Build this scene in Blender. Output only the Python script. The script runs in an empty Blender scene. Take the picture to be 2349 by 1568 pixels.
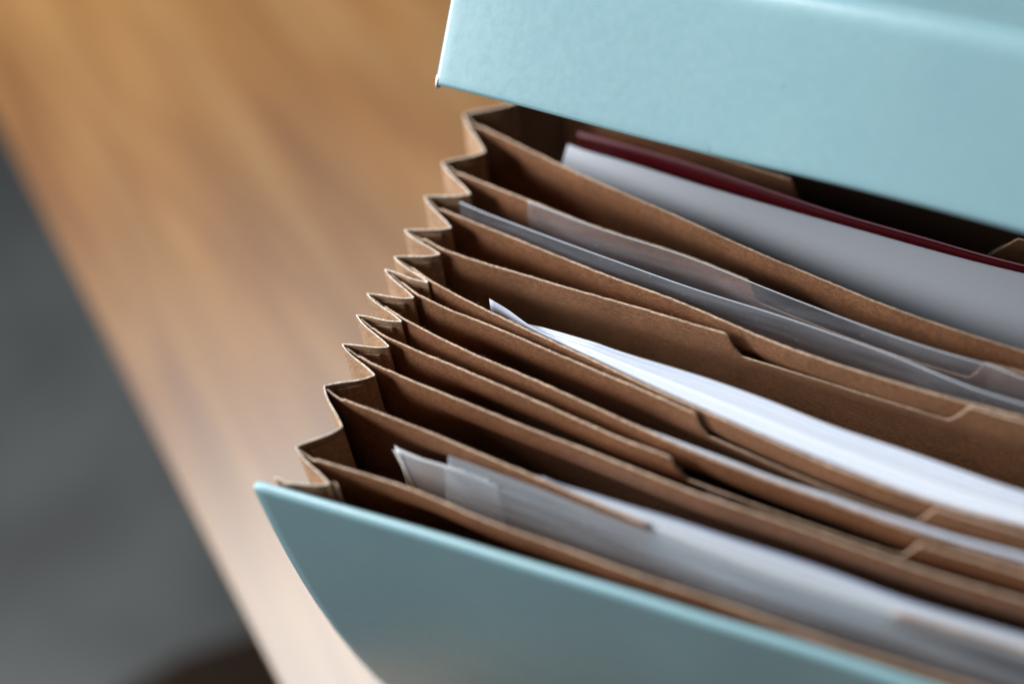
import bpy, math, random
import numpy as np
from mathutils import Matrix, Vector
random.seed(7); rng = np.random.RandomState(7)
sc = bpy.context.scene
C = sc.collection

# ------------------------------------------------------------------ camera
H = 0.245                     # height of the folder's rim above the table top (z = 0)
HC = 0.40                     # camera height above the rim
F = 50 / 36 * 2349.0
n_ = np.array([450., 3016., F]); n_ /= np.linalg.norm(n_)
u_ = np.array([1., .28, 0.]); u_[2] = -(n_[0]*u_[0] + n_[1]*u_[1]) / n_[2]; u_ /= np.linalg.norm(u_)
v_ = -np.cross(n_, u_)
R = np.array([u_, v_, -n_])   # camera (x right, y down, z forward) -> world
cam = bpy.data.cameras.new('camera'); camo = bpy.data.objects.new('camera', cam); C.objects.link(camo)
M = Matrix(((R[0][0], -R[0][1], -R[0][2], 0), (R[1][0], -R[1][1], -R[1][2], 0), (R[2][0], -R[2][1], -R[2][2], H + HC), (0, 0, 0, 1)))
camo.matrix_world = M
cam.lens = 50; cam.sensor_width = 36; cam.clip_start = .02; cam.clip_end = 30
cam.dof.use_dof = True; cam.dof.focus_distance = .558; cam.dof.aperture_fstop = 2.05; cam.dof.aperture_blades = 0
sc.camera = camo

def at(px, py, z=0.):
    """measured point (2349 px wide photo) -> x, y on the horizontal plane z above the rim"""
    r = R @ np.array([(px - 1174.5) / F, (py - 784) / F, 1.])
    t = (z - HC) / r[2]
    return float(r[0]*t), float(r[1]*t)

# ------------------------------------------------------------------ materials
def mat(name):
    m = bpy.data.materials.new(name); m.use_nodes = True
    nt = m.node_tree; return m, nt, nt.nodes['Principled BSDF'], nt.nodes, nt.links
def noise(nt, co, scale, detail=4, rough=.6, dist=0):
    n = nt.nodes.new('ShaderNodeTexNoise'); n.inputs['Scale'].default_value = scale; n.inputs['Detail'].default_value = detail
    n.inputs['Roughness'].default_value = rough; n.inputs['Distortion'].default_value = dist
    nt.links.new(co, n.inputs['Vector']); return n.outputs['Fac']
def objco(nt, scale=(1, 1, 1), rot=(0, 0, 0)):
    t = nt.nodes.new('ShaderNodeTexCoord'); mp = nt.nodes.new('ShaderNodeMapping')
    mp.inputs['Scale'].default_value = scale; mp.inputs['Rotation'].default_value = rot
    nt.links.new(t.outputs['Object'], mp.inputs['Vector']); return mp.outputs['Vector']
def ramp(nt, fac, stops):
    r = nt.nodes.new('ShaderNodeValToRGB'); e = r.color_ramp.elements
    while len(e) < len(stops): e.new(.5)
    for i, (p, c) in enumerate(stops): e[i].position = p; e[i].color = (*c, 1)
    nt.links.new(fac, r.inputs['Fac']); return r.outputs['Color']
def bump(nt, b, fac, strength, dist):
    bp = nt.nodes.new('ShaderNodeBump'); bp.inputs['Strength'].default_value = strength; bp.inputs['Distance'].default_value = dist
    nt.links.new(fac, bp.inputs['Height'])
    if b.inputs['Normal'].is_linked: nt.links.new(b.inputs['Normal'].links[0].from_socket, bp.inputs['Normal'])
    nt.links.new(bp.outputs['Normal'], b.inputs['Normal'])

def kraft(name, base, rough=.85, spec=.25, sheen=0.0):
    m, nt, b, N, L = mat(name)
    co = objco(nt); co2 = objco(nt, (1, 1, 2.2))
    f1 = noise(nt, co2, 1300, 4, .75); f2 = noise(nt, co, 60, 4, .6)
    dk = tuple(c*.55 for c in base); lt = tuple(min(1, c*1.45) for c in base)
    c1 = ramp(nt, f1, [(.36, dk), (.5, base), (.64, lt)])
    f3 = noise(nt, objco(nt, (1, 1, 2.6)), 420, 3, .7)
    c2 = ramp(nt, f2, [(.3, (.84, .83, .82)), (.7, (1.10, 1.10, 1.10))]); c4 = ramp(nt, f3, [(.36, (.78, .76, .74)), (.64, (1.2, 1.2, 1.2))])
    m0 = N.new('ShaderNodeMix'); m0.data_type = 'RGBA'; m0.blend_type = 'MULTIPLY'; m0.inputs['Factor'].default_value = 1
    L.new(c1, m0.inputs['A']); L.new(c4, m0.inputs['B']); c1 = m0.outputs['Result']
    mx = N.new('ShaderNodeMix'); mx.data_type = 'RGBA'; mx.blend_type = 'MULTIPLY'; mx.inputs['Factor'].default_value = 1
    L.new(c1, mx.inputs['A']); L.new(c2, mx.inputs['B']); L.new(mx.outputs['Result'], b.inputs['Base Color'])
    b.inputs['Roughness'].default_value = rough; b.inputs['Specular IOR Level'].default_value = spec
    b.inputs['Sheen Weight'].default_value = sheen
    bump(nt, b, f1, .7, .0003); bump(nt, b, f3, .35, .0004)
    return m
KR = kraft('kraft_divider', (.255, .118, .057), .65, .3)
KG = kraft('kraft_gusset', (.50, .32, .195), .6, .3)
KE = kraft('kraft_cut_edge', (.52, .385, .28), .95, .1)
GE = kraft('gusset_cut_edge', (.80, .70, .60), .95, .1)

def teal():
    m, nt, b, N, L = mat('teal_bookcloth_paper')
    co = objco(nt)
    f = noise(nt, co, 260, 5, .6); g = noise(nt, co, 35, 4, .55)
    c = ramp(nt, g, [(.3, (.255, .440, .485)), (.7, (.270, .458, .500))])
    sp = noise(nt, objco(nt, (1, .5, .5)), 190, 2, .4)
    ms = N.new('ShaderNodeMix'); ms.data_type = 'RGBA'; ms.blend_type = 'MULTIPLY'; ms.inputs['Factor'].default_value = 1
    L.new(c, ms.inputs['A']); L.new(ramp(nt, sp, [(.0, (1, 1, 1)), (.775, (1, 1, 1)), (.80, (.80, .82, .84))]), ms.inputs['B'])
    L.new(ms.outputs['Result'], b.inputs['Base Color'])
    b.inputs['Specular IOR Level'].default_value = .8
    L.new(ramp(nt, f, [(.3, (.30,)*3), (.7, (.42,)*3)]), b.inputs['Roughness'])
    bump(nt, b, f, .09, .0005); bump(nt, b, g, .10, .0010)
    return m
TE = teal()
def simple(name, col, rough=.5, spec=.5, nscale=500, var=.05, bmp=.1, bdist=.0002):
    m, nt, b, N, L = mat(name)
    f = noise(nt, objco(nt), nscale, 3, .6)
    L.new(ramp(nt, f, [(.25, tuple(c*(1-var) for c in col)), (.75, tuple(min(1, c*(1+var)) for c in col))]), b.inputs['Base Color'])
    b.inputs['Roughness'].default_value = rough; b.inputs['Specular IOR Level'].default_value = spec
    bump(nt, b, f, bmp, bdist); return m
TE_PALE = simple('pale_corner_tip', (.9, .92, .93), .6, .4)
PAPER = simple('white_paper', (.80, .83, .84), .7, .3, 900, .03)
PAPER3 = simple('pale_blue_white_paper', (.60, .66, .80), .6, .4, 900, .03)
PAPER2 = simple('cool_white_paper', (.50, .58, .76), .6, .4, 900, .03)
GREYP = simple('grey_card', (.40, .42, .46), .6, .3, 600, .02)
RED = simple('dark_red_plastic', (.060, .0015, .004), .35, .5, 200, .1)
REDL = simple('pale_lining_paper', (.25, .10, .13), .6, .3)
PATCH = simple('dark_brown_matte', (.022, .014, .009), .95, .1, 300, .3, .5, .002)
METAL = simple('dark_frame_steel', (.05, .05, .055), .4, .5)

def film(name, alpha, tint, rough, haze):
    """thin plastic film: mostly see-through, part gloss, part milky"""
    m, nt, b, N, L = mat(name)
    co = objco(nt, (1, 1, 3)); co2 = objco(nt, (2.6, 110, 110), (0, .04, .02)); co3 = objco(nt)
    N.remove(b); out = [x for x in N if x.type == 'OUTPUT_MATERIAL'][0]
    tr = N.new('ShaderNodeBsdfTransparent'); tr.inputs['Color'].default_value = (.97, .98, .99, 1)
    gl = N.new('ShaderNodeBsdfGlossy'); gl.inputs['Roughness'].default_value = rough; gl.inputs['Color'].default_value = (1, 1, 1, 1)
    di = N.new('ShaderNodeBsdfDiffuse'); di.inputs['Color'].default_value = (*tint, 1)
    tl = N.new('ShaderNodeBsdfTranslucent'); tl.inputs['Color'].default_value = (*tint, 1)
    md = N.new('ShaderNodeMixShader'); md.inputs[0].default_value = .45; L.new(di.outputs[0], md.inputs[1]); L.new(tl.outputs[0], md.inputs[2])
    # milky share varies: smears, streaks, tiny specks of dust
    f = noise(nt, co2, 1.0, 4, .6); sp = noise(nt, co3, 1100, 2, .5)
    a = ramp(nt, f, [(.36, (haze*.5,)*3), (.5, (haze*.9,)*3), (.62, (min(1, haze*1.6),)*3)])
    s = ramp(nt, sp, [(.70, (0,)*3), (.78, (.5,)*3)])
    ad = N.new('ShaderNodeMath'); ad.operation = 'ADD'; ad.use_clamp = True; L.new(a, ad.inputs[0]); L.new(s, ad.inputs[1])
    m1 = N.new('ShaderNodeMixShader'); L.new(ad.outputs[0], m1.inputs[0]); L.new(tr.outputs[0], m1.inputs[1]); L.new(md.outputs[0], m1.inputs[2])
    lw = N.new('ShaderNodeLayerWeight'); lw.inputs['Blend'].default_value = .5
    pw = N.new('ShaderNodeMath'); pw.operation = 'POWER'; pw.inputs[1].default_value = 3.5; L.new(lw.outputs['Facing'], pw.inputs[0])
    mm = N.new('ShaderNodeMath'); mm.operation = 'MULTIPLY_ADD'; mm.inputs[1].default_value = .75; mm.inputs[2].default_value = .05; L.new(pw.outputs[0], mm.inputs[0])
    m2 = N.new('ShaderNodeMixShader'); L.new(mm.outputs[0], m2.inputs[0]); L.new(m1.outputs[0], m2.inputs[1]); L.new(gl.outputs[0], m2.inputs[2])
    bp = N.new('ShaderNodeBump'); bp.inputs['Strength'].default_value = .25; bp.inputs['Distance'].default_value = .002
    L.new(f, bp.inputs['Height']); L.new(bp.outputs[0], gl.inputs['Normal'])
    L.new(m2.outputs[0], out.inputs['Surface'])
    return m
FILM = film('clear_film', 1, (.80, .84, .92), .10, .115)
FROST = film('frosted_film', 1, (.74, .85, .93), .20, .26)

LINING_SHADE = simple('lining_painted_shade', (.030, .016, .010), .9, .1)  # near-black colour stands in for the shade under the lid
FEDGE = simple('film_edge', (.62, .68, .74), .3, .6)
def banknote_paper():
    m, nt, b, N, L = mat('printed_security_paper')
    co = objco(nt, (1, 1, 1))
    w = N.new('ShaderNodeTexWave'); w.wave_type = 'BANDS'; w.bands_direction = 'DIAGONAL'; w.inputs['Scale'].default_value = 420; w.inputs['Distortion'].default_value = 9
    w.inputs['Detail'].default_value = 1; w.inputs['Detail Scale'].default_value = .12; L.new(co, w.inputs['Vector'])
    c = ramp(nt, w.outputs['Fac'], [(.35, (.66, .66, .66)), (.6, (.28, .32, .34))])
    sep = N.new('ShaderNodeSeparateXYZ'); t = N.new('ShaderNodeTexCoord'); L.new(t.outputs['UV'], sep.inputs[0])
    g = ramp(nt, sep.outputs['X'], [(.0, (1, 1, 1)), (.0090, (1, 1, 1)), (.0100, (0, 0, 0)), (.0120, (0, 0, 0)), (.0135, (.5, .5, .5))])
    # g: 1 in the blank margin, 0 on the blue rule, .5 in the printed field
    mx = N.new('ShaderNodeMix'); mx.data_type = 'RGBA'; mx.inputs['B'].default_value = (.74, .74, .70, 1)
    gt = N.new('ShaderNodeMath'); gt.operation = 'GREATER_THAN'; gt.inputs[1].default_value = .7; L.new(g, gt.inputs[0])
    L.new(gt.outputs[0], mx.inputs['Factor']); L.new(c, mx.inputs['A'])
    lt = N.new('ShaderNodeMath'); lt.operation = 'LESS_THAN'; lt.inputs[1].default_value = .3; L.new(g, lt.inputs[0])
    m3 = N.new('ShaderNodeMix'); m3.data_type = 'RGBA'; m3.inputs['B'].default_value = (.13, .22, .32, 1)
    L.new(lt.outputs[0], m3.inputs['Factor']); L.new(mx.outputs['Result'], m3.inputs['A'])
    gy = ramp(nt, sep.outputs['Y'], [(.0, (0, 0, 0)), (.972, (0, 0, 0)), (.988, (1, 1, 1))])
    m4 = N.new('ShaderNodeMix'); m4.data_type = 'RGBA'; m4.inputs['B'].default_value = (.76, .78, .80, 1)
    L.new(gy, m4.inputs['Factor']); L.new(m3.outputs['Result'], m4.inputs['A'])
    L.new(m4.outputs['Result'], b.inputs['Base Color']); b.inputs['Roughness'].default_value = .55
    return m
NOTE = banknote_paper()

def wood():
    m, nt, b, N, L = mat('varnished_beech')
    co = objco(nt, (1.5, 18, 18)); f = noise(nt, co, 1.0, 4, .55, .8)
    co2 = objco(nt, (4, 120, 120)); g = noise(nt, co2, 1.0, 3, .6)
    co3 = objco(nt, (2.2, 9, 9)); h = noise(nt, co3, 1.0, 2, .5, .5)
    c = ramp(nt, f, [(.34, (.195, .078, .016)), (.46, (.250, .114, .028)), (.58, (.300, .158, .052)), (.70, (.222, .086, .018))])
    c2 = ramp(nt, g, [(.3, (.85, .84, .82)), (.7, (1.1, 1.1, 1.1))]); c3 = ramp(nt, h, [(.35, (.82, .78, .74)), (.65, (1.12, 1.14, 1.16))])
    mx = N.new('ShaderNodeMix'); mx.data_type = 'RGBA'; mx.blend_type = 'MULTIPLY'; mx.inputs['Factor'].default_value = 1
    my = N.new('ShaderNodeMix'); my.data_type = 'RGBA'; my.blend_type = 'MULTIPLY'; my.inputs['Factor'].default_value = 1
    L.new(c, mx.inputs['A']); L.new(c2, mx.inputs['B']); L.new(mx.outputs['Result'], my.inputs['A']); L.new(c3, my.inputs['B'])
    L.new(my.outputs['Result'], b.inputs['Base Color'])
    b.inputs['Roughness'].default_value = .40; b.inputs['Specular IOR Level'].default_value = .88; b.inputs['Specular Tint'].default_value = (.68, .90, 1, 1)
    b.inputs['Coat Weight'].default_value = .15; b.inputs['Coat Roughness'].default_value = .22
    bump(nt, b, g, .1, .0004)
    return m
WOOD = wood()
def floor_m():
    m, nt, b, N, L = mat('grey_floor')
    f = noise(nt, objco(nt), 4.5, 2, .5)
    L.new(ramp(nt, f, [(.35, (.046, .049, .048)), (.65, (.074, .080, .080))]), b.inputs['Base Color'])
    b.inputs['Roughness'].default_value = .55
    return m
FLOOR = floor_m()

# ------------------------------------------------------------------ helpers
def link(name, verts, faces, mats, parent=None, mi=None, smooth=True, uvs=None):
    me = bpy.data.meshes.new(name); me.from_pydata(verts, [], faces)
    for m in (mats if isinstance(mats, (list, tuple)) else [mats]): me.materials.append(m)
    if mi is not None: me.polygons.foreach_set('material_index', mi)
    me.polygons.foreach_set('use_smooth', [smooth]*len(faces))
    if uvs is not None:
        uv = me.uv_layers.new(name='UVMap')
        for lp in me.loops: uv.data[lp.index].uv = uvs[lp.vertex_index]
    me.update()
    o = bpy.data.objects.new(name, me); C.objects.link(o); o.parent = parent; return o
def tag(o, label=None, cat=None, group=None, kind=None):
    for k, v in (('label', label), ('category', cat), ('group', group), ('kind', kind)):
        if v: o[k] = v
    return o
def empty(name, loc=(0, 0, 0)):
    e = bpy.data.objects.new(name, None); e.empty_display_size = .02; e.location = loc; C.objects.link(e); return e

def pchip(xs, ys, q):
    xs = np.array(xs, float); ys = np.array(ys, float); h = np.diff(xs); d = np.diff(ys)/h
    m = np.zeros(len(xs)); m[0] = d[0]; m[-1] = d[-1]
    for i in range(1, len(xs)-1):
        if d[i-1]*d[i] > 0:
            w1 = 2*h[i]+h[i-1]; w2 = h[i]+2*h[i-1]; m[i] = (w1+w2)/(w1/d[i-1]+w2/d[i])
    k = np.clip(np.searchsorted(xs, q)-1, 0, len(h)-1); t = (q-xs[k])/h[k]
    out = (2*t**3-3*t**2+1)*ys[k]+(t**3-2*t**2+t)*h[k]*m[k]+(-2*t**3+3*t**2)*ys[k+1]+(t**3-t**2)*h[k]*m[k+1]
    out = np.where(q > xs[-1], ys[-1]+(q-xs[-1])*m[-1], out); return out
def curve(pts, x1=None, yend=None, z=0., sigma=.004, step=.0012, world=False):
    """top edge of a sheet as dense (x, y) from measured points, lightly smoothed"""
    W = [p if world else at(p[0], p[1], p[2] if len(p) > 2 else z) for p in pts]
    W.sort(); xs = [w[0] for w in W]; ys = [w[1] for w in W]
    keep = [0]
    for i in range(1, len(xs)):
        if xs[i]-xs[keep[-1]] > .0009: keep.append(i)
    xs = [xs[i] for i in keep]; ys = [ys[i] for i in keep]
    if x1 is not None and x1 > xs[-1]+.004:
        if yend is None:
            yend = ys[-1] + (x1-xs[-1])*(ys[-1]-ys[-3])/(xs[-1]-xs[-3])*.5
        xs.append(x1); ys.append(yend)
    q = np.arange(xs[0], xs[-1]+step*.5, step); y = pchip(xs, ys, q)
    if sigma:
        k = int(3*sigma/step); w = np.exp(-.5*(np.arange(-k, k+1)*step/sigma)**2); w /= w.sum()
        pad = np.concatenate([2*y[0]-y[k:0:-1], y, 2*y[-1]-y[-2:-k-2:-1]]) if len(y) > k+1 else None
        if pad is not None:
            ysm = np.convolve(pad, w, 'valid')
            bl = np.clip((q-q[0]-.006)/.02, 0, 1); y = y*(1-bl)+ysm*bl
    return q, y
YC = .335
def lean(y, d):
    """the file stands fanned out: sheets lean in towards the middle as they go down"""
    s = np.clip((YC-np.asarray(y))/.109, -1.1, 1.1)
    return s*(d*.05+.55*d*d)
def hang(dep, x, x0):
    """limp card: the rim rolls slightly forward, the part below it sags back towards the rear"""
    w = min(max((x-x0-.010)/.045, 0), 1); w = w*w*(3-2*w)
    d = max(dep, 0)
    def sm(a, b): t = min(max((d-a)/(b-a), 0), 1); return t*t*(3-2*t)
    return w*(-.0009*sm(0, .005)+.0155*sm(.003, .042))
def interp(prof, x):
    return np.interp(x, [p[0] for p in prof], [p[1] for p in prof])

def sheet(name, q, y, mats, parent=None, thick=.0007, ztop=0., zbot=-.238, prof=None, jitter=0., depth_n=None, edge_mat=1,
          slant=0., tilt=0., tdep=.03, ymin=None, fuzz=0, extra=None, sag=0., left_jag=0., limp=True, yx0=-.272):
    """a standing sheet with thickness: columns along its top edge, rows going down"""
    q = np.array(q); y = np.array(y)
    if prof:                                    # add exact corner columns of the tab outline
        ad = np.array([p[0] for p in prof if q[0] < p[0] < q[-1]])
        qq = np.unique(np.concatenate([q, ad]))
        if np.ndim(thick): thick = np.interp(qq, q, thick)
        y = np.interp(qq, q, y); q = qq
    zt = interp(prof, q) if prof else np.full(len(q), ztop)
    if jitter:
        r = rng.randn(len(q))*jitter; r = np.convolve(r, [.25, .5, .25], 'same')
        if prof: r *= .6
        zt = zt + r
    thick = np.broadcast_to(np.array(thick, float), (len(q),)); dt = np.gradient(y, q); nx = -dt/np.sqrt(1+dt*dt); ny = 1/np.sqrt(1+dt*dt)
    rows = depth_n or [0, .0004, .0012, .003, .006, .010, .015, .022, .032, .045, .062, .085, .115, .15, .19, 1]
    V = []; m = len(rows); n = len(q); UV = []
    for side in (-1, 1):
        for i in range(n):
            for j, d in enumerate(rows):
                z = zbot if d == 1 else max(zt[i]-d, zbot)
                dep = -z
                hw = thick[i]*.5 if j else thick[i]*.5-min(thick[i]*.35, .0004)*.8
                xx = q[i]+slant*d*(1 if d != 1 else 0)
                if left_jag and i == 0: xx += rng.uniform(0, left_jag)
                yy = y[i]+float(lean(y[i], max(dep, 0)))
                if limp: yy += hang(dep+ztop, q[i], q[0] if limp is True else limp)
                if tilt: yy -= tilt*min(max(dep+ztop, 0), tdep)
                if ymin is not None: yy = max(yy, ymin[i]+float(lean(ymin[i], max(dep, 0)))+hang(dep, q[i], yx0)+.0012)
                if sag: yy += sag*math.sin(min(dep/.2, 1)*math.pi)*math.sin((i/(n-1))*math.pi)
                V.append((xx+side*nx[i]*hw, yy+side*ny[i]*hw, z+H)); UV.append(((q[i]-q[0])/.3, 1-dep/.24))
    Fc = []; mi = []
    g = lambda s, i, j: s*n*m+i*m+j
    for i in range(n-1):
        for j in range(m-1):
            e = edge_mat if j == 0 else 0
            Fc.append((g(0, i, j+1), g(0, i+1, j+1), g(0, i+1, j), g(0, i, j))); mi.append(e)
            Fc.append((g(1, i, j), g(1, i+1, j), g(1, i+1, j+1), g(1, i, j+1))); mi.append(e)
        Fc.append((g(0, i, 0), g(0, i+1, 0), g(1, i+1, 0), g(1, i, 0))); mi.append(edge_mat)
        Fc.append((g(0, i+1, m-1), g(0, i, m-1), g(1, i, m-1), g(1, i+1, m-1))); mi.append(0)
    for j in range(m-1):
        Fc.append((g(0, 0, j), g(1, 0, j), g(1, 0, j+1), g(0, 0, j+1))); mi.append(0)
        Fc.append((g(1, n-1, j), g(0, n-1, j), g(0, n-1, j+1), g(1, n-1, j+1))); mi.append(0)
    if fuzz:                                     # torn paper fibres along the cut edge
        for _ in range(fuzz):
            x = random.uniform(q[0]+.004, min(q[-1], .02)); yy = float(np.interp(x, q, y))+random.uniform(-.5, .5)*thick[0]
            zz = float(np.interp(x, q, zt))-.0001-max(0, random.gauss(0, .0004))
            a = random.uniform(0, 2*math.pi); L_ = random.choice((.0004, .0005, .0006, .0008, .0014)); rr = .000036
            p = Vector((x, yy, zz+H)); d = Vector((math.cos(a)*.8, math.sin(a)*.5, random.uniform(.1, 1))).normalized()
            base = len(V); K = 4
            for k in range(K+1):
                for t in range(3):
                    an = t*2.094; V.append((p.x+math.cos(an)*rr, p.y+math.sin(an)*rr*.7, p.z+math.sin(an)*rr)); UV.append((0, 0))
                d = (d+Vector((random.uniform(-.4, .4), random.uniform(-.4, .4), random.uniform(-.45, .3)))).normalized(); p = p+d*(L_/K)
            for k in range(K):
                for t in range(3):
                    a0 = base+k*3+t; a1 = base+k*3+(t+1) % 3; Fc.append((a0, a1, a1+3, a0+3)); mi.append(edge_mat)
    if not isinstance(mats, (list, tuple)): mats = [mats]
    if len(mats) == 1: mi = [0]*len(mi)
    return link(name, V, Fc, mats, parent, mi, True, UV)

# ------------------------------------------------------------------ the expanding file
XR = .088                                     # right end of the file (out of the picture)
filef = empty('expanding_file', (-.09, .335, 0))
tag(filef, 'open teal expanding file with fanned brown kraft dividers standing on the wooden table', 'expanding file')
def P(o): o.parent = filef; o.matrix_parent_inverse = Matrix.Translation(filef.location).inverted(); return o

O = [(1063,262),(1012,372),(972,450),(926,527),(902,588),(881,616),(840,672),(816,721),(783,788),(742,884),(677,1024)]
I = [(1113,348),(1080,445),(1036,522),(1011,583),(984,647),(951,683),(923,737),(894,795),(861,860),(785,979),(756,1109)]

# divider outlines: measured top edge (tab height), plus tab profile
DIV = [
 dict(p=[(1072,264),(1088,280),(1112,295),(1143,311),(1174,323),(1238,354),(1302,386),(1407,432),(1494,469),(1582,506),(1643,535),(1762,589),(1867,628),(1933,661),(1999,686),(2082,718),(2196,756),(2349,804)]),
 dict(p=[(1022,373),(1040,386),(1061,400),(1097,415),(1148,433),(1199,454),(1250,471),(1302,494),(1378,523),(1430,538),(1491,557),(1556,576),(1635,606),(1720,642),(2262,831),(2349,852)],
      notch=((1720,642),(1738,707),(2224,864),(2262,831))),
 dict(p=[(982,451),(1005,475),(1035,490),(1058,500),(1107,516),(1158,535),(1209,559),(1261,577),(1348,613),(1407,637),(1538,681),(1670,738),(1801,795),(1977,852),(2148,903),(2226,924),(2349,955)]),
 dict(p=[(934,528),(965,543),(1000,562),(1014,573),(1030,581),(1081,595),(1133,608),(1184,624),(1261,646),(1348,673),(1451,699),(1582,740),(1670,765),(2226,932),(2349,967)],
      notch=((1670,765),(1700,825),(2178,961),(2226,932))),
 dict(p=[(910,590),(940,608),(970,632),(988,645),(1005,657),(1043,674),(1081,692),(1120,713),(1171,736),(1222,761),(1261,779),(1299,796),(1348,817),(1465,876),(1597,932),(1685,972),(1758,1003),(1856,1048),(1953,1084),(2051,1122),(2148,1155),(2349,1204)]),
 dict(p=[(889,617),(915,640),(940,662),(955,677),(969,685),(1005,700),(1030,713),(1094,731),(1145,751),(1209,782),(1286,813),(1348,841),(1417,868),(1514,910),(1597,947),(2148,1166),(2349,1222)],
      notch=((1597,947),(1626,1005),(2104,1191),(2148,1166))),
 dict(p=[(848,674),(880,700),(912,722),(927,733),(940,739),(979,759),(1030,784),(1081,810),(1133,831),(1184,851),(1235,872),(1273,889),(1319,913),(1417,954),(1514,1003),(1629,1048),(1746,1093),(1892,1143),(1993,1177),(2094,1218),(2194,1248),(2349,1292)]),
 dict(p=[(823,722),(855,750),(885,775),(900,784),(925,791),(953,802),(1005,823),(1056,843),(1107,864),(1145,882),(1200,905),(1319,957),(1417,1003),(1541,1048),(2110,1248),(2194,1268),(2349,1315)],
      notch=((1541,1048),(1578,1101),(2068,1276),(2110,1248))),
 dict(p=[(790,789),(825,815),(852,834),(869,842),(903,855),(954,875),(1006,898),(1057,916),(1118,942),(1213,981),(1301,1013),(1434,1065),(1531,1105),(1629,1142),(1727,1173),(1824,1203),(1892,1229),(2053,1284),(2194,1331),(2349,1373)]),
 dict(p=[(749,887),(765,900),(801,921),(834,934),(878,947),(929,967),(1006,998),(1057,1018),(1118,1049),(1198,1077),(1242,1098),(1301,1124),(1360,1150),(1418,1174),(1485,1200),(2065,1405),(2349,1486)],
      notch=((1485,1200),(1515,1256),(2020,1432),(2065,1405))),
 dict(p=[(684,1027),(700,1038),(724,1052),(770,1068),(814,1080),(865,1093),(929,1113),(980,1131),(1067,1174),(1154,1209),(1242,1236),(1330,1268),(1418,1303),(1491,1328),(1612,1364),(1758,1417),(1904,1470),(2051,1515),(2222,1568)]),
]
LABD = ['rearmost divider, bowed forward by the grey card']
dcurves = []
for k, d in enumerate(DIV):
    pts = d['p']
    q, y = curve(pts, XR-.002, None, sigma=.012)
    prof = None
    if 'notch' in d:
        a, b, c, e = d['notch']
        xa = at(*a)[0]; xb = at(*b, -.011)[0]; xc = at(*c, -.011)[0]; xe = at(*e)[0]
        prof = [(-1, 0), (xa-.0012, 0), (xa, -.0006), (xb-.0004, -.0105), (xb+.0008, -.011), (xc-.001, -.011), (xc, -.0104), (xe-.0006, -.0004), (xe+.0008, 0), (1, 0)]
    else:
        prof = [(-1, 0), (.024+.004*k % .02, 0), (.032+.004*k % .02, -.011), (1, -.011)] if k % 2 == 0 else [(-1, 0), (1, 0)]
    # the glued corner beside the fold sits a little lower than the free edge
    s0 = q[0]+.008
    prof = [(-1, -.0012), (s0, -.0012), (s0+.0015, 0)] + [p for p in prof if p[0] > s0+.002]
    dcurves.append((q, y))
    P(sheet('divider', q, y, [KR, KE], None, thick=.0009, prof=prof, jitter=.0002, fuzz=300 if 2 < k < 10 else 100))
# rear divider, mostly under the lid
ZR = -.012; ra = at(1815, 412, ZR); rb = at(2335, 548, ZR)
rp = [(-.245, .480), (-.21, ra[1]+.013), (-.165, ra[1]+.005), ra, (-.08, (ra[1]+rb[1])/2-.0008), rb, (.0, rb[1]+.001)]
q, y = curve(rp, XR-.002, .452, world=True)
xt = ra[0]; xt2 = rb[0]
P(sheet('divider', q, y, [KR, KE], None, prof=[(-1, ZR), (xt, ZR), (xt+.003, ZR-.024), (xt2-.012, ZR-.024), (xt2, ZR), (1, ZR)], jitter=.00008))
ddc = (q, y)

tx0 = at(1619, 1120, -.011)[0]; tq = np.linspace(tx0, tx0+.0075, 9)
P(sheet('tape_scrap', tq, np.interp(tq, *dcurves[7])-.0007, [FILM], None, thick=.00012, ztop=-.0106, zbot=-.022, depth_n=[0, .001, .003, 1]))

# gusset: folded side, zigzag in plan
def fillet_path(pts, r=.0011, bow=.0003):
    out = []
    n = len(pts)
    for i in range(n):
        p = np.array(pts[i])
        if 0 < i < n-1:
            a = np.array(pts[i-1])-p; b = np.array(pts[i+1])-p
            ra = min(r, np.linalg.norm(a)*.3); A = p+a/np.linalg.norm(a)*ra; B = p+b/np.linalg.norm(b)*ra
            for t in np.linspace(0, 1, 7): out.append((1-t)**2*A+2*t*(1-t)*p+t*t*B)
        else: out.append(p)
        if i < n-1:
            e = np.array(pts[i+1]); dv = e-p; L_ = np.linalg.norm(dv); nn = np.array([-dv[1], dv[0]])/L_
            s = bow*(1 if i % 2 else -1)
            for t in np.linspace(0, 1, 12)[2:-2]:
                out.append(p+dv*t+nn*s*math.sin(2*math.pi*t)*min(1, L_/.018)+nn*.0004*math.sin(math.pi*t)*(1 if i % 2 else -1))
    return np.array(out)
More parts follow.
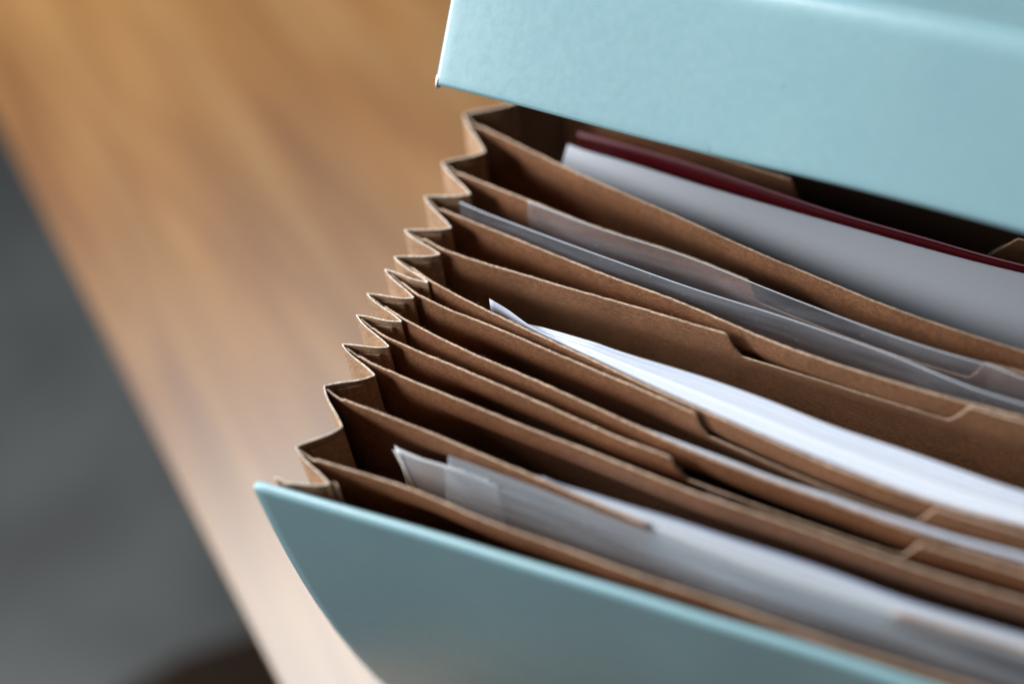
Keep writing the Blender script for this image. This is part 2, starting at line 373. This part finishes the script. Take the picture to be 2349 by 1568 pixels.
def wall(name, path, mats, thick=.00055, ztop=0., zbot=-.24, jit=.00006, rows=None):
    path = np.array(path); tng = np.gradient(path, axis=0); tng /= np.linalg.norm(tng, axis=1)[:, None]
    nr = np.stack([-tng[:, 1], tng[:, 0]], 1)
    rows = rows or [0, .0003, .001, .004, .010, .02, .035, .055, .08, .11, .15, .19, -1]
    V = []; n = len(path); m = len(rows)
    zj = np.convolve(rng.randn(n)*jit, [.25, .5, .25], 'same')
    for s in (-1, 1):
        for i in range(n):
            for j, d in enumerate(rows):
                z = zbot if d == -1 else ztop-d+zj[i]*(j < 3)
                hw = thick*.5 if j else thick*.3
                V.append((path[i][0]+s*nr[i][0]*hw, path[i][1]+float(lean(path[i][1], -z))+s*nr[i][1]*hw, z+H))
    g = lambda s, i, j: s*n*m+i*m+j; Fc = []; mi = []
    for i in range(n-1):
        for j in range(m-1):
            e = 1 if j == 0 else 0
            Fc.append((g(0, i, j+1), g(0, i+1, j+1), g(0, i+1, j), g(0, i, j))); mi.append(e)
            Fc.append((g(1, i, j), g(1, i+1, j), g(1, i+1, j+1), g(1, i, j+1))); mi.append(e)
        Fc.append((g(0, i, 0), g(0, i+1, 0), g(1, i+1, 0), g(1, i, 0))); mi.append(1)
        Fc.append((g(0, i+1, m-1), g(0, i, m-1), g(1, i, m-1), g(1, i+1, m-1))); mi.append(0)
    for j in range(m-1):
        Fc.append((g(0, 0, j), g(1, 0, j), g(1, 0, j+1), g(0, 0, j+1))); mi.append(0)
        Fc.append((g(1, n-1, j), g(0, n-1, j), g(0, n-1, j+1), g(1, n-1, j+1))); mi.append(0)
    if len(mats) == 1: mi = [0]*len(mi)
    return link(name, V, Fc, mats, None, mi)
zig = [(-.266, .5045), (-.250, .490), (-.271, .472), (-.257, .4535)]
for o, i in zip(O, I): zig += [at(*o), at(*i)]
ze = at(655, 1107); zig += [ze, (ze[0]-.005, .2290)]
gus = P(wall('gusset', fillet_path(zig), [KG, GE]))
# glued strips inside the folds (the lining that holds each divider)
for k in range(1, 11):
    a = np.array(at(*I[k-1])); b = np.array(at(*O[k])); dv = b-a; L_ = np.linalg.norm(dv); nn = np.array([-dv[1], dv[0]])/L_
    if nn[1] > 0: nn = -nn
    pa = [a+dv*t+nn*(.00062+.0004*math.sin(math.pi*t)) for t in np.linspace(.18, .80, 9)]
    s = wall('glue_strip', pa, [KG], thick=.0003, ztop=-.0028-.0006*(k % 3), zbot=-.23, rows=[0, .0004, .001, .004, .02, .05, .1, .15, .2, -1])
    s.parent = gus
# right gusset
zr = [(.085, .5045), (.07, .48)]
ends = [ddc[1][-1]]+[c[1][-1] for c in dcurves]
for a, b in zip(ends, ends[1:]+[.225]): zr += [(XR, a), (XR-.018, (a+b)/2)]
zr += [(XR, .2305)]
P(wall('gusset', fillet_path(zr), [KG, KE]))
# bottom of the pockets
bv = [(-.235, .278, .004), (.08, .284, .004), (.08, .445, .004), (-.235, .445, .004)]
bt = [(x, y_, z+.002) for x, y_, z in bv]
P(link('base_panel', bv+bt, [(3, 2, 1, 0), (4, 5, 6, 7), (0, 1, 5, 4), (1, 2, 6, 5), (2, 3, 7, 6), (3, 0, 4, 7)], [KG], None, None, False))
# torn curl of kraft behind the front cover's corner
ca = np.array(at(757, 1118)); cp = [ca+np.array([.0022*math.cos(t)*(1-t/9), .0012+.0035*math.sin(t)*.5]) for t in np.linspace(0, 3.6, 14)]
P(wall('torn_corner', cp, [KE], thick=.0004, ztop=-.0005, zbot=-.02, rows=[0, .0005, .002, .006, -1]))

# boards: front cover, back cover (round edged, cloth covered)
def board(name, q, y, thick, zt, zb, m, parent=None, rr=None):
    rr = rr or thick/2
    sec = [(math.cos(a)*1., math.sin(a)) for a in np.linspace(0, math.pi, 11)]   # rounded top
    q = list(q); y = list(y); n = len(q)
    # the rounded left and right ends
    V = []; Fc = []
    rows = [0, .004, .012, .03, .05, .07, .09, .12, .15, .18, .21]
    ring = [('c', a) for a in np.linspace(0, math.pi, 11)]
    down = rows[1:]+[-(zb)+zt]
    def sect(i, sc_):
        S = []
        for d in reversed(down): S.append((thick/2*sc_, -d))
        for c, s in sec: S.append((c*thick/2*sc_, s*rr*1.0-rr))
        for d in down: S.append((-thick/2*sc_, -d))
        return S
    cols = []
    stations = [(q[0]-.0012, y[0], .25), (q[0]-.0010, y[0], .6), (q[0]-.0006, y[0], .87)]+[(a, b, 1) for a, b in zip(q, y)]+[(q[-1]+.0006, y[-1], .87), (q[-1]+.0012, y[-1], .25)]
    for x, yy, s_ in stations:
        S = sect(0, s_); row = []
        for dy, dz in S:
            z = zt+dz-(1-s_)*.0012*(1 if dz > -.01 else 0)
            V.append((x, yy+dy+float(lean(yy, max(0, -z))), z+H)); row.append(len(V)-1)
        cols.append(row)
    for a, b in zip(cols, cols[1:]):
        for j in range(len(a)-1): Fc.append((a[j], a[j+1], b[j+1], b[j]))
        Fc.append((a[-1], a[0], b[0], b[-1]))
    Fc.append(tuple(reversed(cols[0]))); Fc.append(tuple(cols[-1]))
    return link(name, V, Fc, [m], parent)
cv = [(600,1101),(803,1160),(1031,1226),(1242,1291),(1491,1364),(1612,1403),(1904,1488),(2148,1568)]
q, y = curve(cv, XR+.006, .2385, sigma=.012, step=.004)
q = q+.0; y = y-.0025
P(board('front_cover', q, y, .0046, .0016, -.2435, TE))
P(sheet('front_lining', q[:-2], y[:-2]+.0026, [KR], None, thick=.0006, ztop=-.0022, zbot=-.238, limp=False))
P(sheet('back_lining', np.linspace(-.262, XR, 30), np.full(30, .5050), [LINING_SHADE], None, thick=.0006, ztop=-.001, zbot=-.238, limp=False))
qb = np.linspace(-.266, XR+.006, 60)
P(board('back_cover', qb, np.full(60, .5075), .0030, .0, -.2435, TE))

# lid: front panel seen from outside, rolled fold, rear panel down to the hinge
xl, yl0 = at(1000, 197, .055); xr_, yl1 = at(2349, 532, .055)
sl = (yl1-yl0)/(xr_-xl); al = math.radians(50)
def lid_section():
    P0 = np.array([0., .055]); D1 = np.array([math.cos(al), math.sin(al)]); Lp = .060; rb = .010
    pts = [P0+D1*t for t in (0, .0005, .0015, .004, .012, .024, .036, Lp-.008)]
    Fp = P0+D1*Lp; Hn = np.array([.118, .070]); Bk = np.array([.118, .0]); D2 = (Hn-Fp)/np.linalg.norm(Hn-Fp)
    A = Fp-D1*.008; B = Fp+D2*.008
    for t in np.linspace(0, 1, 12)[1:]: pts.append((1-t)**2*A+2*t*(1-t)*Fp+t*t*B)
    for t in (.02, .035, .05): pts.append(Fp+D2*t)
    A = Hn-D2*.008; B = Hn+np.array([0, -.008])
    for t in np.linspace(0, 1, 10): pts.append((1-t)**2*A+2*t*(1-t)*Hn+t*t*B)
    for z in (.05, .03, .015, .001): pts.append(np.array([.118, z]))
    return pts
ls = lid_section(); tg = np.gradient(np.array(ls), axis=0); tg /= np.linalg.norm(tg, axis=1)[:, None]
def lid_mesh():
    th = .0030; nr = np.stack([-tg[:, 1], tg[:, 0]], 1)     # outward (up/front)
    loop = []
    for i, p in enumerate(ls): loop.append(np.array(p)+nr[i]*th/2*(1 if i > 1 else (.45, .86)[i]))
    for i in range(len(ls)-1, -1, -1): loop.append(np.array(ls[i])-nr[i]*th/2*(1 if i > 1 else (.45, .86)[i]))
    cen = np.array(ls)
    V = []; cols = []
    xs = [0, .0003, .0009, .002]+list(np.linspace(.006, .345, 60))+[.3465, .347]
    N_ = len(ls)
    for a, x in enumerate(xs):
        s = {0: .3, 1: .7, 2: .93, len(xs)-1: .3}.get(a, 1)
        row = []
        for i, p in enumerate(loop):
            c = cen[i] if i < N_ else cen[2*N_-1-i]
            pp = c+(p-c)*s
            xx = xl+x
            V.append((xx, yl0+sl*min(x, .3)*(1-min(1, pp[0]/.1))+pp[0]-.0, pp[1]+H+.0006*math.sin(x*38+1)*(1 if pp[0] < .06 else 0))); row.append(len(V)-1)
        cols.append(row)
    Fc = []
    for a, b in zip(cols, cols[1:]):
        m_ = len(a)
        for j in range(m_): Fc.append((a[j], b[j], b[(j+1) % m_], a[(j+1) % m_]))
    Fc.append(tuple(cols[0])); Fc.append(tuple(reversed(cols[-1])))
    return V, Fc
V, Fc = lid_mesh()
lid = P(link('lid', V, Fc, [TE]))
# pale corner of the lid: a small off-white blob set on its tip
def blob(name, c, r, m, seg=10):
    V = []; Fc = []
    for i in range(seg+1):
        th = math.pi*i/seg
        for j in range(seg*2):
            ph = math.pi*j/seg; k = 1+.12*math.sin(3*ph+i)
            V.append((c[0]+r[0]*math.sin(th)*math.cos(ph)*k, c[1]+r[1]*math.sin(th)*math.sin(ph), c[2]+r[2]*math.cos(th)*k))
    w = seg*2
    for i in range(seg):
        for j in range(w): Fc.append((i*w+j, i*w+(j+1) % w, (i+1)*w+(j+1) % w, (i+1)*w+j))
    return link(name, V, Fc, [m])

wc = blob('pale_corner', (0, 0, 0), (.0013, .0022, .0032), TE_PALE)
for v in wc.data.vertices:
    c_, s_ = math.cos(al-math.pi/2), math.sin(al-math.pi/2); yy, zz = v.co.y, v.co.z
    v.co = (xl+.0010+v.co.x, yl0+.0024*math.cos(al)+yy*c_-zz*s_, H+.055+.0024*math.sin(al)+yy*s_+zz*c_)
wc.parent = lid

# ------------------------------------------------------------------ contents
def content(name, pts, mats, label, cat, group=None, z=-.004, x1=.06, yend=None, thick=.0003, zb=-.215, **kw):
    kw.setdefault('limp', -.268)
    q, y = curve(pts, x1, yend, z=z, sigma=kw.pop('sigma', .006))
    fr = kw.pop('front', None)
    if fr is not None: kw['ymin'] = np.interp(q, *dcurves[fr])
    bk = kw.pop('behind', None)
    if bk is not None: y = np.minimum(y, np.interp(q, *dcurves[bk])-.0009)
    return tag(sheet(name, q, y, mats, None, thick=thick, ztop=z, zbot=zb, **kw), label, cat, group)

# rear pocket: red folder and grey card
rq, ry = curve([(1325,308),(1551,372),(1823,462),(1907,490),(2100,545),(2349,614)], .062, .438, z=-.005, sigma=.006)
ro = empty('red_folder', (float(rq[0]), float(ry[0]), .02)); tag(ro, 'dark red plastic folder standing behind the grey card in the rear pocket, under the lid', 'folder')
def PR(o, r): o.parent = r; o.matrix_parent_inverse = Matrix.Translation(r.location).inverted(); return o
PR(sheet('spine', rq, ry+.0004, [RED], None, thick=.0017, ztop=-.005, zbot=-.21), ro)
PR(sheet('inner_paper', rq-.0003, ry+.0015, [REDL], None, thick=.0004, ztop=-.0047, zbot=-.21), ro)
content('grey_card', [(1304,331),(1353,348),(1430,369),(1626,429),(1907,508),(2349,626)], [GREYP],
        'smooth grey card leaning in front of the dark red folder in the rear pocket', 'card', z=-.0055, thick=.0006, yend=.432, tilt=1.35, tdep=.035, front=0, limp=False)

# two clear sleeves
content('clear_sleeve', [(1211,461),(1288,485),(1361,510),(1434,533),(1556,580),(1635,610),(1720,643),(1801,667),(1940,708),(2100,762),(2262,833),(2349,868)], [FILM, FEDGE],
        'clear plastic sleeve pressed flat against its divider, the rear one of the two clear sleeves', 'plastic sleeve', 'clear plastic sleeves', behind=1, z=.0002, thick=.00015, sigma=.012, tilt=.22, tdep=.03)
content('clear_sleeve', [(1055,463),(1133,496),(1208,523),(1307,560),(1380,587),(1434,604),(1495,628),(1639,677),(1758,712),(1933,773),(2087,826),(2236,895),(2349,925)], [FILM, FEDGE],
        'clear plastic sleeve reaching left to the pleats, front one of the two clear sleeves', 'plastic sleeve', 'clear plastic sleeves', z=0.0004, thick=.00015, sigma=.012, tilt=.22, tdep=.03)

# thick stack of white sheets
qU, yU = curve([(1180,712),(1250,738),(1310,760),(1426,803),(1592,852),(1758,910),(1929,978),(2051,1018),(2197,1069),(2349,1122)], .05, .318, sigma=.006)
qL, yL = curve([(1121,684),(1165,710),(1222,752),(1300,790),(1400,836),(1514,889),(1758,996),(1953,1074),(2148,1147),(2349,1206)], .05, .304, sigma=.006)
st = empty('paper_stack', (-.1, .315, .02)); tag(st, 'thick stack of bright white paper sheets bulging between two dividers', 'paper stack')
NS = 42
for i in range(NS):
    t = i/(NS-1)
    x0 = qL[0] if i == 0 else (qL[0]+.010+.006*t+random.uniform(-.0006, .0006))
    q = np.arange(x0, .049, .0025); ya = np.interp(q, qL, yL); yb = np.interp(q, qU, yU)
    yb = np.maximum(yb, ya+NS*.00005)
    yy = ya+.0004+(yb-ya-.0006)*t
    gap = float(np.min(np.maximum((yb-ya)/NS, .00009)))
    s = sheet('sheet', limp=-.24, q=q, y=yy+rng.randn()*.00004, mats=[PAPER if i % 3 else PAPER3], parent=None, thick=np.maximum((yb-ya)/NS*random.choice((.5, .8, .9, .92)), .00005), prof=(lambda z0: [(-1, z0)] if i == 0 else [(x0, z0-.0042), (x0+.010, z0-.0022), (x0+.034, z0), (1, z0)])(-.0008+random.uniform(-.0007, .0006)), zbot=-.20,
              depth_n=[0, .0004, .0015, .004, .008, .015, .03, .06, .10, .15, 1])
    PR(s, st)

# thin bluish papers behind the seventh divider
lp = empty('document', (-.05, .294, .02)); tag(lp, 'slim bluish white document showing as a thin line between two close dividers', 'document')
for j in range(4):
    q, y = curve([(1480,983),(1540,1005),(1605,1030),(1668,1053),(1746,1084),(1824,1112),(1892,1131),(1993,1169),(2094,1199),(2194,1230),(2349,1270)], .05, .292, z=-.001, sigma=.005)
    PR(sheet('sheet', limp=-.24, q=q[j*3:], y=y[j*3:]-.0003-.00042*j+.0002, mats=[PAPER2 if j % 2 else PAPER], parent=None, thick=.0002, ztop=-.0008-.0004*(j == 3), zbot=-.2), lp)

# small strip of clear tape on the low edge of the torn-tab divider
# papers behind divider ten
sp = empty('paper_stack', (-.05, .262, .02)); tag(sp, 'slim stack of bluish white papers behind the sleeves, nearest the front cover', 'paper stack')
for j in range(9):
    t = j/8
    q, y = curve([(1200,1082),(1257,1102),(1330,1123),(1434,1156),(1551,1191),(1649,1225),(1766,1262),(1892,1305),(2100,1383),(2349,1457)], .05, .2612, z=-.0005, sigma=.006)
    ybase = np.interp(q, *dcurves[9]); top = y
    wdt = np.maximum(top-ybase-.0009, .0004)
    PR(sheet('sheet', limp=-.24, q=q[int(6*t):], y=(ybase+.00065+wdt*t)[int(6*t):], mats=[PAPER2 if j in (2, 5, 8) else PAPER], parent=None, thick=.00012, ztop=-.0012+random.uniform(-.0005, .0005)+(.0008 if j == 8 else 0), zbot=-.2), sp)

# folded security-printed paper with a serrated edge
q, y = curve([(898,1034),(919,1043),(963,1058),(1021,1075),(1080,1094),(1140,1118)], None, z=-.005, sigma=.003, step=.0006)
def note():
    rows = list(np.arange(0, .05, .0009))+[.06, .08, 1]
    o = sheet('front_leaf', q, y+.0006, [NOTE], None, thick=.00012, ztop=-.005, zbot=-.10, depth_n=rows, limp=False, ymin=np.interp(q, *dcurves[10]), yx0=-.24)
    me = o.data; x0 = min(v.co.x for v in me.vertices)
    for v in me.vertices:            # slanted and serrated left edge
        d = H-.005-v.co.z
        if d < .0505:
            f = max(0, 1-(v.co.x-x0)/.012); v.co.x += f*(.16*d+(.00035 if int(round(d/.0009)) % 2 else 0))
    return o
nt_ = empty('printed_certificate', (-.21, .258, .1)); tag(nt_, 'folded white paper with fine printed pattern and serrated left edge, near the front cover', 'certificate')
PR(note(), nt_)
cq, cy = curve([(905,1022),(911,1027),(948,1043),(1007,1067),(1060,1086),(1120,1108)], None, z=-.0045, sigma=.002, step=.0008)
PR(sheet('back_leaf', cq, np.maximum(cy, np.interp(cq, q, y)+.0012), [PAPER], None, thick=.00015, ztop=-.0045, zbot=-.1, limp=False, ymin=np.interp(cq, *dcurves[10])+.001, yx0=-.24), nt_)
# frosted sleeve: back film and front film around the papers
fs = empty('frosted_sleeve', (-.19, .256, .02)); tag(fs, 'hazy frosted plastic sleeve behind the divider nearest the front cover', 'plastic sleeve')
bq, by = curve([(1029,1049),(1109,1078),(1204,1112),(1272,1138),(1380,1182),(1490,1222),(1700,1305),(2000,1400),(2349,1500)], .05, .256, z=-.0015, sigma=.006)
by = np.minimum(by, np.interp(bq, *dcurves[9])-.0008)
PR(sheet('back_film', bq, by, [FROST], None, thick=.00018, ztop=-.0002, zbot=-.2, tilt=.15, tdep=.02, limp=-.25), fs)
fq, fy = curve([(1018,1072),(1080,1097),(1153,1121),(1204,1140),(1272,1164),(1319,1183),(1447,1230),(1612,1294),(1758,1356),(1904,1400),(2051,1445),(2349,1550)], .05, .2525, z=-.005, sigma=.008)
fy = np.maximum(fy, np.interp(fq, *dcurves[10])+.0016)
PR(sheet('front_film', fq, fy, [FROST], None, thick=.00018, ztop=-.005, zbot=-.2, slant=.05, tilt=.34, tdep=.022, limp=False, ymin=np.interp(fq, *dcurves[10])-.0004, yx0=-.24), fs)

# ------------------------------------------------------------------ table and floor
pA = np.array(at(0, 285, -H)); pB = np.array(at(645, 1568, -H)); e_ = (pB-pA)/np.linalg.norm(pB-pA); m_ = np.array([-e_[1], e_[0]])
cor = np.array(at(-60, -50, -H)); c0 = pA+e_*float((cor-pA)@e_)
ang = math.atan2(e_[1], e_[0])
tb = empty('wooden_table', (0, 0, -.74)); tag(tb, 'warm brown varnished wooden table with its long edge running diagonally, under the file', 'table')
LX, WY, TH = 1.7, .85, .028
def rounded_box(name, x0, x1, y0, y1, z0, z1, r, m, bevel=4):
    import bmesh
    bm = bmesh.new(); bmesh.ops.create_cube(bm, size=1)
    for v in bm.verts: v.co = Vector(((x0+x1)/2+v.co.x*(x1-x0), (y0+y1)/2+v.co.y*(y1-y0), (z0+z1)/2+v.co.z*(z1-z0)))
    bmesh.ops.bevel(bm, geom=bm.edges[:], offset=r, segments=bevel, affect='EDGES')
    me = bpy.data.meshes.new(name); bm.to_mesh(me); bm.free(); me.materials.append(m)
    o = bpy.data.objects.new(name, me); C.objects.link(o); return o
TM = Matrix.Translation((float(c0[0]), float(c0[1]), 0)) @ Matrix.Rotation(ang, 4, 'Z')
def tpart(o):
    o.parent = tb; o.matrix_parent_inverse = tb.matrix_world.inverted() if False else Matrix.Translation((0, 0, .74)); o.matrix_basis = TM; return o
tpart(rounded_box('tabletop', 0, LX, 0, WY, -TH, 0, .003, WOOD))
for (a, b) in ((.1, .1), (LX-.1, .1), (.1, WY-.1), (LX-.1, WY-.1)):
    tpart(rounded_box('leg', a-.025, a+.025, b-.025, b+.025, -.74, -TH-.001, .003, METAL))
fl = link('floor', [(-6, -6, -.74), (6, -6, -.74), (6, 6, -.74), (-6, 6, -.74)], [(0, 1, 2, 3)], [FLOOR], None, None, False); fl['kind'] = 'structure'

rg = [at(250, 1600, -H-.735), at(420, 1500, -H-.735), at(620, 1435, -H-.735), at(900, 1450, -H-.735), at(1300, 2200, -H-.735), at(500, 2200, -H-.735)]  # flat dark brown shape on the floor below the table edge
rz = (-.735, -.740)
patch = link('patch', [(x, y_, z) for z in rz for x, y_ in rg], [(0, 1, 2, 3, 4, 5), (11, 10, 9, 8, 7, 6)]+[(k, k+6, (k+1) % 6+6, (k+1) % 6) for k in range(6)], [PATCH], None, None, False)
tag(patch, 'dark brown rug on the grey floor below the near table edge, out of focus', 'patch')
# ------------------------------------------------------------------ light
def area(name, loc, target, size, power, col, sy=None):
    l = bpy.data.lights.new(name, 'AREA'); l.energy = power; l.color = col; l.shape = 'RECTANGLE'; l.size = size; l.size_y = sy or size
    o = bpy.data.objects.new(name, l); C.objects.link(o); o.location = loc
    o.rotation_euler = (Vector(target)-Vector(loc)).to_track_quat('-Z', 'Y').to_euler(); return o
area('window_light', (-1.80, -.40, 1.06), (-.13, .33, .24), .8, 54, (.96, .975, 1.0), .6)
area('ceiling_light', (-.98, .80, 1.55), (-.35, .30, 0), .75, 33, (.95, .97, 1.0), .75)
w = bpy.data.worlds.new('World'); sc.world = w; w.use_nodes = True
bg = w.node_tree.nodes['Background']; bg.inputs['Color'].default_value = (.72, .80, .90, 1); bg.inputs['Strength'].default_value = .012

sc.view_settings.view_transform = 'Standard'; sc.view_settings.look = 'None'; sc.view_settings.exposure = 0; sc.view_settings.gamma = 1
sc.render.engine = 'CYCLES'; sc.cycles.use_denoising = True; sc.cycles.max_bounces = 10; sc.cycles.transparent_max_bounces = 24
sc.cycles.diffuse_bounces = 2; sc.cycles.glossy_bounces = 4
